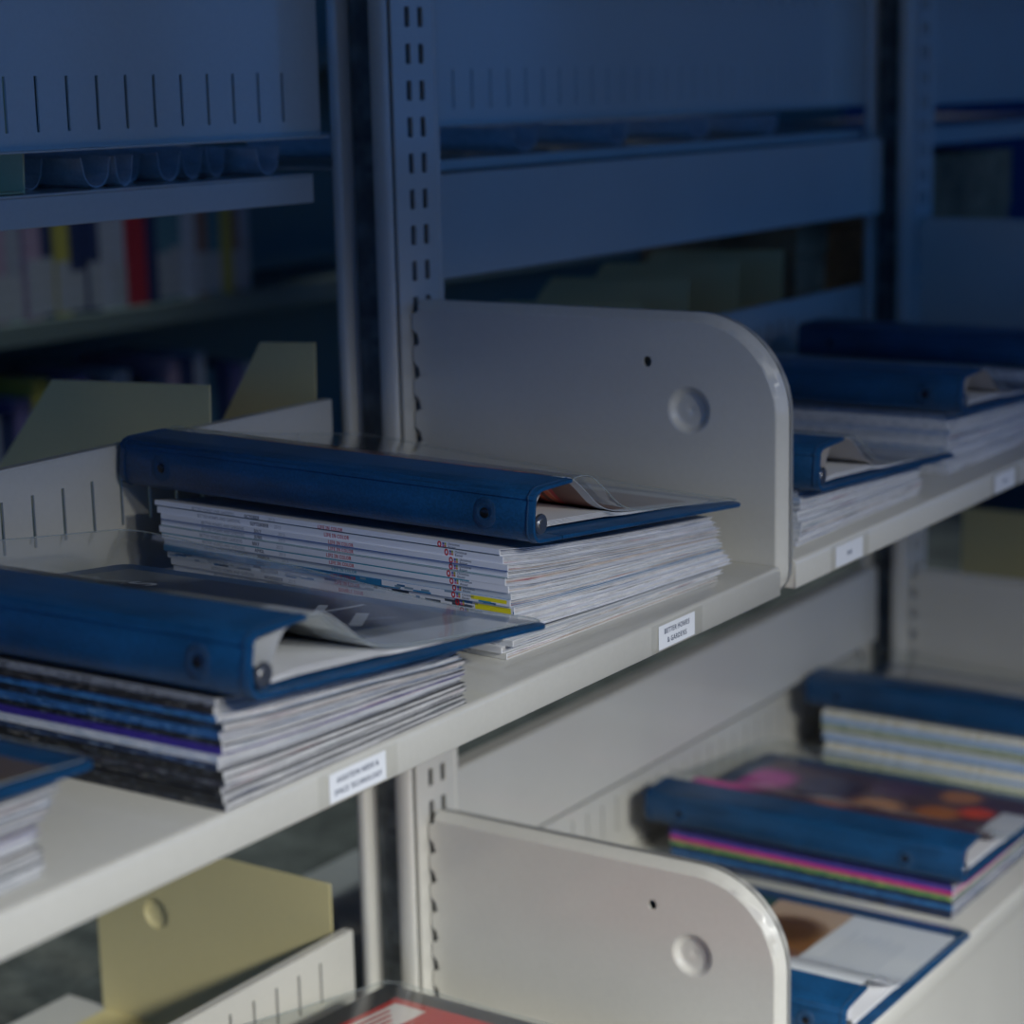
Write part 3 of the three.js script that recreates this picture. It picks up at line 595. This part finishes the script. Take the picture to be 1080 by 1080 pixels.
function binder({ pos, yaw = 0, tilt = 0, pitch = 0, label, rivets = [-0.118, 0.121], issueTex, issueLabel, film = 'a', long = 1, wide = 1, vinyl = M.vinyl }) {
  const t = thing('magazine_binder', label, 'binder', pos, 'blue vinyl binders with clear fronts');
  t.rotation.set(pitch, yaw, tilt, 'YXZ'); t.scale.set(wide, 1, long);
  part('welded_bead', beadGeo, vinyl, part('spine', spineGeo, vinyl, t));
  part('back_board', boardGeo, vinyl, t);
  const f = part('clear_front', FILM[film].sheet, M.film, t, null, 'clear flexible vinyl cover');
  part('welded_edge', FILM[film].edge, M.filmEdge, f);
  for (const z of rivets) { const d = part('eyelet', dimpleGeo, M.vinyl, t, [0.0002, 0.0148, z]); part('stud', studGeo, M.rivet, d, [0.0001, 0, 0]); }
  for (const z of [BL / 2 - 0.0042, -BL / 2 + 0.034]) part('post_screw', ringGeo, M.steel, t, [0.0135, 0.0105, z], 'chrome post screw');
  const g = thing('magazine', issueLabel, 'magazine', pos, 'magazines filed under clear binder fronts');
  g.rotation.copy(t.rotation); g.scale.x = wide;
  part('front_cover', ISSUE.cover, std({ map: issueTex, roughness: 0.35 }), g);
  part('pages', ISSUE.pages, M.white, g);
  return t;
}

// ---------------------------------------------------------------- cover prints
const blot = (x, W, H, list) => list.forEach(([u, v, r, c, sx = 1]) => { const g = x.createRadialGradient(u * W, v * H, 0, u * W, v * H, r * W); g.addColorStop(0, c); g.addColorStop(0.55, c); g.addColorStop(1, c + '00'); x.fillStyle = g; x.save(); x.translate(u * W, v * H); x.scale(sx, 1); x.translate(-u * W, -v * H); x.fillRect(0, 0, W, H); x.restore(); });
const PRINT = {
  warm: canvasTex(512, 660, (x, W, H) => {
    x.fillStyle = '#7a5248'; x.fillRect(0, 0, W, H);
    blot(x, W, H, [[0.3, 0.3, 0.4, '#a06a5a'], [0.75, 0.25, 0.3, '#c08070'], [0.7, 0.8, 0.35, '#8a6a5c'], [0.2, 0.85, 0.3, '#6c4438']]);
    x.lineWidth = 9; for (let k = 0; k < 26; k++) { x.strokeStyle = ['#c0453a', '#d86a4a', '#b8323a', '#e0a080'][k % 4]; x.beginPath(); const a = W * (0.1 + 0.1 * hash(k, 1, 1)), b = H * (0.2 + 0.78 * hash(k, 2, 1)); x.moveTo(a, b); x.quadraticCurveTo(a + 60, b - 30 + 60 * hash(k, 3, 1), a + 120 + 190 * hash(k, 4, 1), b - 10 + 20 * hash(k, 5, 1)); x.stroke(); }
    x.fillStyle = '#cfd2d6'; x.fillRect(W * 0.93, 0, W * 0.07, H); x.fillRect(0, H * 0.975, W, H * 0.025);
  }),
  tech: canvasTex(512, 660, (x, W, H) => {
    x.fillStyle = '#8a8c88'; x.fillRect(0, 0, W, H);
    x.fillStyle = '#1b222c'; x.fillRect(W * 0.3, H * 0.22, W * 0.7, H * 0.62); blot(x, W, H, [[0.35, 0.5, 0.3, '#20262f'], [0.8, 0.35, 0.3, '#2a2a30'], [0.75, 0.7, 0.2, '#463a34']]);
    x.fillStyle = '#b8bcbc'; x.font = 'bold 92px sans-serif'; x.fillText('WEEK', W * 0.36, H * 0.13); x.font = 'bold 40px sans-serif'; x.fillText('AVIATION', W * 0.12, H * 0.06);
    x.fillStyle = '#e6e8ea'; x.font = 'bold 58px sans-serif'; x.fillText('ROBOTS', W * 0.42, H * 0.2);
    for (let k = 0; k < 18; k++) { x.fillStyle = ['#aeb4bc', '#6d7480', '#d2d6dc'][k % 3]; x.save(); x.translate(W * (0.36 + 0.5 * hash(k, 1, 2)), H * (0.55 + 0.28 * hash(k, 2, 2))); x.rotate(-0.6 + hash(k, 3, 2)); x.fillRect(0, 0, 30 + 80 * hash(k, 4, 2), 7 + 10 * hash(k, 5, 2)); x.restore(); }
    x.fillStyle = '#dfe2e4'; x.fillRect(0, H * 0.9, W, H * 0.1);
  }),
  party: canvasTex(512, 660, (x, W, H) => {
    x.fillStyle = '#55384a'; x.fillRect(0, 0, W, H);
    blot(x, W, H, [[0.35, 0.1, 0.26, '#e0309c'], [0.7, 0.06, 0.2, '#d83aa8'], [0.4, 0.24, 0.14, '#f0b8c8'], [0.5, 0.36, 0.16, '#c09a88'], [0.75, 0.3, 0.18, '#3a3058'], [0.3, 0.5, 0.14, '#a87068'], [0.6, 0.52, 0.16, '#d09060'], [0.42, 0.66, 0.14, '#e0b898'], [0.66, 0.72, 0.13, '#c07040'], [0.88, 0.5, 0.14, '#5a3458'], [0.75, 0.83, 0.1, '#f04a28'], [0.92, 0.72, 0.12, '#c88050'], [0.45, 0.86, 0.14, '#8a5040']]);
    x.fillStyle = '#e2e2ea'; x.fillRect(W * 0.42, H * 0.9, W * 0.4, H * 0.1);
  }),
  pet: canvasTex(512, 660, (x, W, H) => {
    x.fillStyle = '#c8a88c'; x.fillRect(0, 0, W, H); x.fillStyle = '#2c5040'; x.fillRect(0, H * 0.36, W, H * 0.07);
    blot(x, W, H, [[0.6, 0.55, 0.28, '#8a5a30'], [0.5, 0.52, 0.14, '#d8a468'], [0.75, 0.56, 0.16, '#5a381c'], [0.4, 0.62, 0.16, '#a06a38'], [0.62, 0.47, 0.07, '#20140c']]);
    x.fillStyle = '#e8e9ee'; x.fillRect(0, H * 0.68, W, H * 0.32); x.fillStyle = '#ced1da'; for (let k = 0; k < 10; k++) x.fillRect(W * 0.55, H * (0.74 + 0.018 * k), W * (0.22 + 0.1 * hash(k, 1, 4)), H * 0.006);
  }),
  red: canvasTex(512, 660, (x, W, H) => { x.fillStyle = '#c8302a'; x.fillRect(0, 0, W, H); blot(x, W, H, [[0.7, 0.4, 0.35, '#c84a38'], [0.3, 0.6, 0.3, '#8a2420']]); x.fillStyle = '#efe6e0'; x.fillRect(W * 0.4, H * 0.02, W * 0.56, H * 0.1); x.fillStyle = '#c8302a'; for (let k = 0; k < 4; k++) x.fillRect(W * (0.4 + 0.03 * k), H * (0.035 + 0.022 * k), W * (0.5 - 0.06 * k), H * 0.008); x.fillStyle = '#e4c8b8'; for (let k = 0; k < 5; k++) x.fillRect(W * 0.35, H * (0.24 + 0.05 * k), W * 0.5, 12); }),
  grey: canvasTex(256, 330, (x, W, H) => { x.fillStyle = '#b9b4b2'; x.fillRect(0, 0, W, H); blot(x, W, H, [[0.5, 0.4, 0.35, '#8d8484'], [0.3, 0.7, 0.2, '#d8d6d6'], [0.7, 0.75, 0.2, '#9c7f78']]); x.fillStyle = '#5d6470'; x.fillRect(W * 0.15, H * 0.06, W * 0.7, H * 0.1); }),
  gold: canvasTex(256, 330, (x, W, H) => { x.fillStyle = '#75604a'; x.fillRect(0, 0, W, H); blot(x, W, H, [[0.8, 0.7, 0.3, '#c79a3c'], [0.7, 0.35, 0.3, '#8a6a4c'], [0.5, 0.85, 0.2, '#4c3a30']]); }),
};

// ---------------------------------------------------------------- the stacks
const home = (m, o) => row(homeSpine(m, o));
const S1 = [
  ...['JANUARY', 'FEBRUARY', 'MARCH', 'APRIL', 'MAY'].map((m, k) => ({ t: 0.0037, row: home(m, { bg: ['#d4d4d0', '#dcdde0', '#d0d4da'][k % 3], tag: 'BUDGET ISSUE' }), look: 'pale bottom', dz: [-0.002, -0.004, 0.001, -0.003, -0.001][k], dx: [0.001, -0.001, 0.003, 0, 0.001][k] })),
  { t: 0.0041, row: home('OCTOBER', { tag: 'LIFE IN COLOR', red: '#3b86b8' }), look: 'white-spined blue-lettered', dz: 0.008, dx: 0.002 },
  { t: 0.0041, row: home('NOVEMBER', { tag: 'DOUBLE ISSUE' }), look: 'white-spined red-lettered', dz: 0.007, dx: 0.001 },
  { t: 0.0043, row: home('DECEMBER', { bar: [0.25, 0.75], band: ['#c8d2de', '#2c6aa0', '#8a98ac', '#dfe4ea', '#3f4a58'] }), look: 'yellow-barred', dz: 0.004, dx: 0.001 },
  { t: 0.0040, row: home('JANUARY', { bar: [0.15, 0.5], band: ['#2e78a8', '#3f88b8', '#27608e', '#7c94a8'] }), look: 'blue-spined yellow-barred', dz: 0.002 },
  { t: 0.0037, row: home('MARCH', { bg: '#ccd3da', red: '#2f84a0' }), look: 'grey-spined', dz: 0.002, dx: 0.001 },
  { t: 0.0040, row: home('APRIL', { line: [0, 0.2], lineCol: '#2b8fa8', lineTo: 0.9 }), look: 'teal-lined white', dz: 0.001 },
  { t: 0.0043, row: home('MAY', { line: [0, 0.12], lineCol: '#3f6a7a' }), look: 'plain white-spined', dz: -0.001 },
  { t: 0.0039, row: home('JUNE', { line: [0.86, 0.14], lineCol: '#24707a' }), look: 'green-lined white', dz: 0, dx: 0.001 },
  { t: 0.0039, row: home('JULY', { line: [0.85, 0.15], lineCol: '#3a5a9a' }), look: 'blue-lined white', dz: 0.001 },
  { t: 0.0043, row: home('SEPTEMBER', {}), look: 'white-spined', dz: -0.003, dx: 0.001 },
  { t: 0.0039, row: home('OCTOBER', { line: [0.8, 0.2], lineCol: '#2a4458', shift: -0.01 }), look: 'dark-edged white', dz: -0.006, dx: 0.002 },
];
const yaw1 = -0.061;
stack({ x: -0.2845, z: 0.2665, yaw: yaw1, y: Y_MAIN, L: 0.274, W: 0.222, taper: 0.34, wave: 0.0016, mags: S1, sheets: 8, where: 'under the middle binder', group: 'magazines under the middle binder', seed: 21 });
binder({ pos: [-0.2702, Y_MAIN + 0.0668, 0.117], wide: 0.965, yaw: -0.035, tilt: -0.085, pitch: 0.012, long: 1.055, label: 'blue vinyl binder on the white-spined stack before the rounded side panel', issueTex: PRINT.warm, issueLabel: 'brown and red magazine curling up inside the middle blue binder' });
const tech = (bg, st, o) => row(techSpine(bg, st, o));
const dk = ['#39414c', '#6a6a62', '#20242c', '#84807a', '#4d5666'];
const S2 = [
  ['#20252f', dk], ['#171b22', ['#2c3442', '#525a64', '#10131a']], ['#1a1e27', dk], ['#252a36', ['#55606c', '#3c3040', '#757a80']], ['#14171d', dk], ['#2b3c5a', ['#4c6c9c', '#8fa0b4', '#1c2636']],
  ['#c6ccd6', ['#9fb0c4', '#e2e6ea'], 'white-spined'], ['#3a2c8c', ['#2c2070', '#4a3aa0'], 'violet-spined'], ['#1d222b', ['#8d98a4', '#3c4654', '#5c6672']], ['#2e5f94', ['#4f86bc', '#1e3c5e', '#7fa4c4'], 'blue-spined'],
  ['#232b38', ['#3f6a9a', '#15191f', '#57616e']], ['#3a78b0', ['#5f9aca', '#27506f'], 'bright blue-spined'], ['#2a2a2c', ['#5a524c', '#7a7a74', '#18181a']], ['#8a8d92', ['#5a5d62', '#a8abb0', '#3c3c40'], 'grey-spined'],
].map(([bg, st, look = 'dark mottled'], k) => ({ t: [0.0037, 0.0039, 0.0035][k % 3], row: tech(bg, st), look, dz: rr(-0.002, 0.002), dx: rr(-0.001, 0.001) }));
stack({ x: -0.5525, z: 0.2935, yaw: 0.012, y: Y_MAIN, L: 0.272, W: 0.19, taper: 0.42, wave: 0.003, mags: S2, sheets: 7, where: 'under the nearest full binder', group: 'magazines under the nearest full binder', seed: 35 });
binder({ pos: [-0.5575, Y_MAIN + 0.0537, 0.162], yaw: 0.01, tilt: -0.095, label: 'blue vinyl binder with dark cover on the dark-spined stack', issueTex: PRINT.tech, issueLabel: 'dark magazine with white lettering inside the nearest full binder', rivets: [-0.118, 0.1225], film: 'low' });
const S3 = Array.from({ length: 14 }, (_, k) => ({ t: 0.0033, row: k < 2 ? tech('#9aa0a8', ['#c0c4ca', '#6f757e']) : S2[k].row, look: 'pale-edged', dz: 0.001 * Math.sin(k * 2.1), dx: k > 8 ? 0.0025 * (k - 8) + rr(0, 0.002) : rr(-0.001, 0.003) }));
stack({ x: -0.852, z: 0.2865, yaw: 0.03, y: Y_MAIN, L: 0.272, W: 0.203, taper: 0.22, wave: 0.002, mags: S3, sheets: 7, where: 'cut off by the frame edge', group: 'magazines cut off by the frame edge', seed: 41 });
binder({ pos: [-0.866, Y_MAIN + 0.0492, 0.138], yaw: 0.02, tilt: -0.045, label: 'blue vinyl binder corner on the stack cut by the frame edge', issueTex: PRINT.gold, issueLabel: 'brown and gold magazine inside the binder cut by the frame edge' });

const pale = [['#b9bfc8', ['#d0d4da', '#8f98a4']], ['#cfd3d8', ['#a8b0bc', '#e0e2e6']], ['#a9b6c8', ['#6f8cb4', '#c8d0dc']], ['#d4d6da', ['#b0b6be', '#8a94a0']]].map(([a, b]) => tech(a, b));
const plainStack = (n, t, rows, looks) => Array.from({ length: n }, (_, k) => ({ t: t * rr(0.9, 1.1), row: rows[Math.floor(rnd() * rows.length)], look: looks[k % looks.length], dz: rr(-0.004, 0.002), dx: rr(-0.002, 0.003) }));
const PALE = ['pale-spined'];
stack({ x: 0.05, z: 0.281, yaw: 0, y: Y_MAIN, L: 0.27, W: 0.21, taper: 0.3, wave: 0.002, mags: plainStack(9, 0.0044, pale, PALE), sheets: 5, where: 'just past the rounded side panel', group: 'magazines just past the rounded side panel', seed: 51 });
binder({ pos: [0.0415, Y_MAIN + 0.0405, 0.146], tilt: -0.06, label: 'blue vinyl binder just past the rounded side panel', issueTex: PRINT.grey, issueLabel: 'grey magazine inside the binder just past the side panel' });
stack({ x: 0.347, z: 0.266, yaw: 0, y: Y_MAIN, L: 0.27, W: 0.21, taper: 0.2, wave: 0.0015, mags: plainStack(11, 0.0045, pale, PALE), sheets: 5, where: 'second past the side panel', group: 'magazines second past the side panel', seed: 61 });
binder({ pos: [0.332, Y_MAIN + 0.0508, 0.131], tilt: -0.045, label: 'second blue vinyl binder past the side panel, on a pale stack', issueTex: PRINT.grey, issueLabel: 'grey magazine inside the second binder past the side panel' });
stack({ x: 0.637, z: 0.282, yaw: 0, y: Y_MAIN, L: 0.27, W: 0.205, taper: 0.2, wave: 0.0015, mags: plainStack(10, 0.0046, pale, PALE), sheets: 4, where: 'third past the side panel', group: 'magazines third past the side panel', seed: 71 });
binder({ pos: [0.625, Y_MAIN + 0.0475, 0.15], tilt: -0.045, label: 'third and farthest blue vinyl binder on the shelf past the side panel', issueTex: PRINT.grey, issueLabel: 'grey magazine inside the third binder past the side panel' });
// bottom shelf
const bright = { navy: tech('#1c2450', ['#2c3a7a', '#151a38']), magenta: tech('#c8387e', ['#d85a94', '#b02a6c']), green: tech('#5a8a56', ['#86b050', '#2f5a4c', '#c0c850']), blue: tech('#2a6aa4', ['#4a90c4', '#1c4a7a']), dark: tech('#1e2c48', ['#34507c', '#121a2c']), violet: tech('#4a3a8c', ['#3c4aa8', '#6a4a9a']) };
const L2 = [['dark', 'dark navy-spined'], ['dark', 'darkest blue-spined'], ['blue', 'blue-spined'], ['dark', 'deep blue-spined'], ['green', 'green and yellow-spined'], ['magenta', 'magenta-spined'], ['violet', 'violet-spined'], ['navy', 'navy-spined']].map(([r, look], k) => ({ t: k === 5 ? 0.0046 : 0.0042, row: bright[r], look, dz: rr(-0.001, 0.001), dx: rr(-0.001, 0.001) }));
stack({ x: 0.364, z: 0.2715, yaw: 0, y: Y_LOW, L: 0.272, W: 0.215, taper: 0.12, wave: 0.001, mags: L2, sheets: 5, where: 'under the pink-covered binder', group: 'magazines under the pink-covered binder', seed: 81 });
binder({ pos: [0.357, Y_LOW + 0.0345, 0.13], tilt: -0.02, label: 'blue vinyl binder with pink and brown picture on the bottom shelf', issueTex: PRINT.party, issueLabel: 'pink and brown picture magazine inside the bottom shelf binder', rivets: [-0.118, 0.101] });
const l1 = [tech('#c8ccd0', ['#9aa8b8', '#dfe2e4']), tech('#b0b89c', ['#8a9a78', '#d0d4c0']), tech('#8fb0d8', ['#6a94c8', '#c0d0e4']), tech('#d8d6c8', ['#b8a878', '#eceae4'])];
stack({ x: 0.692, z: 0.27, yaw: 0, y: Y_LOW, L: 0.272, W: 0.195, taper: 0.15, wave: 0.001, mags: plainStack(12, 0.0049, l1, ['pastel-spined']), sheets: 4, where: 'farthest on the bottom shelf', group: 'magazines farthest on the bottom shelf', seed: 91 });
binder({ pos: [0.685, Y_LOW + 0.0595, 0.132], wide: 0.82, tilt: -0.03, label: 'farthest blue vinyl binder on the bottom shelf, on a pastel stack', issueTex: PRINT.grey, issueLabel: 'grey magazine inside the farthest bottom shelf binder' });
stack({ x: 0.09, z: 0.29, yaw: 0, y: Y_LOW, L: 0.27, W: 0.2, taper: 0.1, wave: 0.0005, mags: plainStack(2, 0.0045, pale, PALE), sheets: 4, where: 'under the binder beside the lower panel', group: 'magazines under the binder beside the lower panel', seed: 95 });
binder({ pos: [0.08, Y_LOW + 0.0097, 0.152], tilt: -0.008, label: 'blue vinyl binder with dog picture beside the lower side panel', issueTex: PRINT.pet, issueLabel: 'dog picture magazine inside the binder beside the lower panel' });
stack({ x: -0.305, z: 0.295, yaw: 0, y: Y_LOW, L: 0.272, W: 0.205, taper: 0.25, wave: 0.001, mags: plainStack(13, 0.0050, [...pale, bright.dark], PALE), sheets: 4, where: 'on the bottom shelf under the yellow bookend', group: 'magazines on the bottom shelf under the yellow bookend', seed: 99 });
binder({ pos: [-0.325, Y_LOW + 0.067, 0.167], tilt: -0.06, vinyl: M.darkenedVinyl, film: 'flat', label: 'blue binder, border painted dark for the reflection, red cover at lower frame edge', issueTex: PRINT.red, issueLabel: 'red magazine with a white title block at the lower frame edge' });

// the printed rows are drawn once all are known
{
  const x = atlasCanvas.getContext('2d'); x.fillStyle = '#d9d9d8'; x.fillRect(0, 0, AW, AH);
  rowDraw.forEach((d, k) => { x.save(); x.beginPath(); x.rect(0, k * RH, AW, RH); x.clip(); d(x, k * RH); x.restore(); });
  atlas.needsUpdate = true;
}

// ---------------------------------------------------------------- the shelving across the next aisle, with books
{
  const zf = -1.15, yRow = [-0.162, -0.505, 0.19];
  const bc = thing('bookcase', 'dark metal bookcase across the next aisle with rows of blurred books', 'bookcase', [1.2, FLOOR, zf]);
  [-1.8, -0.6, 0.6, 1.8, 2.5].forEach((x) => part('upright', rbox(x - 0.02, x + 0.02, 0, 1.9, -0.31, -0.293, 0.002), M.darkShelf, bc));
  yRow.forEach((y) => { const t = part('shelf', rbox(-2.1, 2.6, -0.004, 0, -0.26, 0, 0.001), M.darkShelf, bc, [0, y - FLOOR, 0]); part('lip', rbox(-2.1, 2.6, -0.03, -0.0045, -0.006, 0, 0.002), M.darkShelf, t); });
  part('back_panel', rbox(-2.1, 2.6, 0.05, 1.85, -0.29, -0.278, 0.002), M.darkShelf, bc);
  const cols = { grey: [0.42, 0.45, 0.5], pink: [0.5, 0.36, 0.45], yellow: [0.6, 0.52, 0.1], navy: [0.03, 0.05, 0.14], pale: [0.55, 0.58, 0.64], red: [0.55, 0.035, 0.05], teal: [0.12, 0.28, 0.34], brown: [0.35, 0.2, 0.15], white: [0.68, 0.68, 0.68], green: [0.08, 0.2, 0.12], violet: [0.3, 0.24, 0.45] };
  const mats = Object.fromEntries(Object.entries(cols).map(([k, c]) => [k, std({ color: lin(...c), map: paperTone, roughness: 0.6 })]));
  const ordinals = ['first', 'second', 'third', 'fourth', 'fifth', 'sixth', 'seventh', 'eighth', 'ninth', 'tenth', 'eleventh', 'twelfth', 'thirteenth', 'fourteenth', 'fifteenth', 'sixteenth', 'seventeenth', 'eighteenth', 'nineteenth', 'twentieth', 'twenty-first', 'twenty-second', 'twenty-third', 'twenty-fourth', 'twenty-fifth', 'twenty-sixth', 'twenty-seventh', 'twenty-eighth', 'twenty-ninth', 'thirtieth', 'thirty-first', 'thirty-second', 'thirty-third', 'thirty-fourth'];
  const rows = [
    { y: yRow[0], x: 0.44, which: 'upper', seq: ['navy', 'grey', 'pale', 'teal', 'grey', 'white', 'navy', 'grey', 'pink', 'grey', 'pink', 'navy', 'yellow', 'navy', 'navy', 'pale', 'pale', 'red', 'navy', 'teal', 'teal', 'pale', 'brown', 'teal', 'yellow', 'brown', 'pale'], h: 0.22 },
    { y: yRow[1], x: 0.3, which: 'lower', seq: ['pink', 'green', 'teal', 'navy', 'grey', 'navy', 'pale', 'navy', 'brown', 'violet', 'teal', 'navy', 'pale', 'navy', 'violet', 'yellow', 'navy', 'pale', 'violet', 'navy', 'teal', 'pale', 'violet', 'navy', 'grey', 'pink', 'navy', 'pale', 'teal', 'navy', 'violet', 'pale'], h: 0.26 },
  ];
  rows.forEach(({ y, x, which, seq, h }) => {
    seq.forEach((c, k) => {
      const w = c === 'red' ? 0.04 : which === 'upper' && k > 17 ? rr(0.017, 0.026) : rr(0.02, 0.031), hh = h * rr(0.85, 1.02), d = rr(0.15, 0.19), back = rr(0.008, 0.02);
      const t = thing('book', `${c} book, ${ordinals[k]} along the ${which} row of the far bookcase`, 'book', [x + w / 2, y + 0.0003, zf - back], `books in the ${which} far row`);
      part('cover', merge([rbox(-w / 2, w / 2, 0, hh, -0.004, 0, 0.0015), rbox(-w / 2, -w / 2 + 0.002, 0, hh, -d, -0.003, 0.0008), rbox(w / 2 - 0.002, w / 2, 0, hh, -d, -0.003, 0.0008)]), mats[c], t);
      part('pages', rbox(-w / 2 + 0.0022, w / 2 - 0.0022, 0.002, hh - 0.003, -d + 0.003, -0.0042, 0.0005), M.white, t);
      if (which === 'upper' ? (k < 13 || k % 3) && c !== 'red' : k % 4 === 2) part('spine_label', rbox(-w / 2 + 0.0004, w / 2 - 0.0004, 0.006, 0.006 + (which === 'upper' ? rr(0.05, 0.075) : 0.05), 0.0001, 0.0006, 0.0002, 1), M.greyLabel, t);
      x += w + 0.0008;
    });
  });
}

renderer.render(scene, camera);
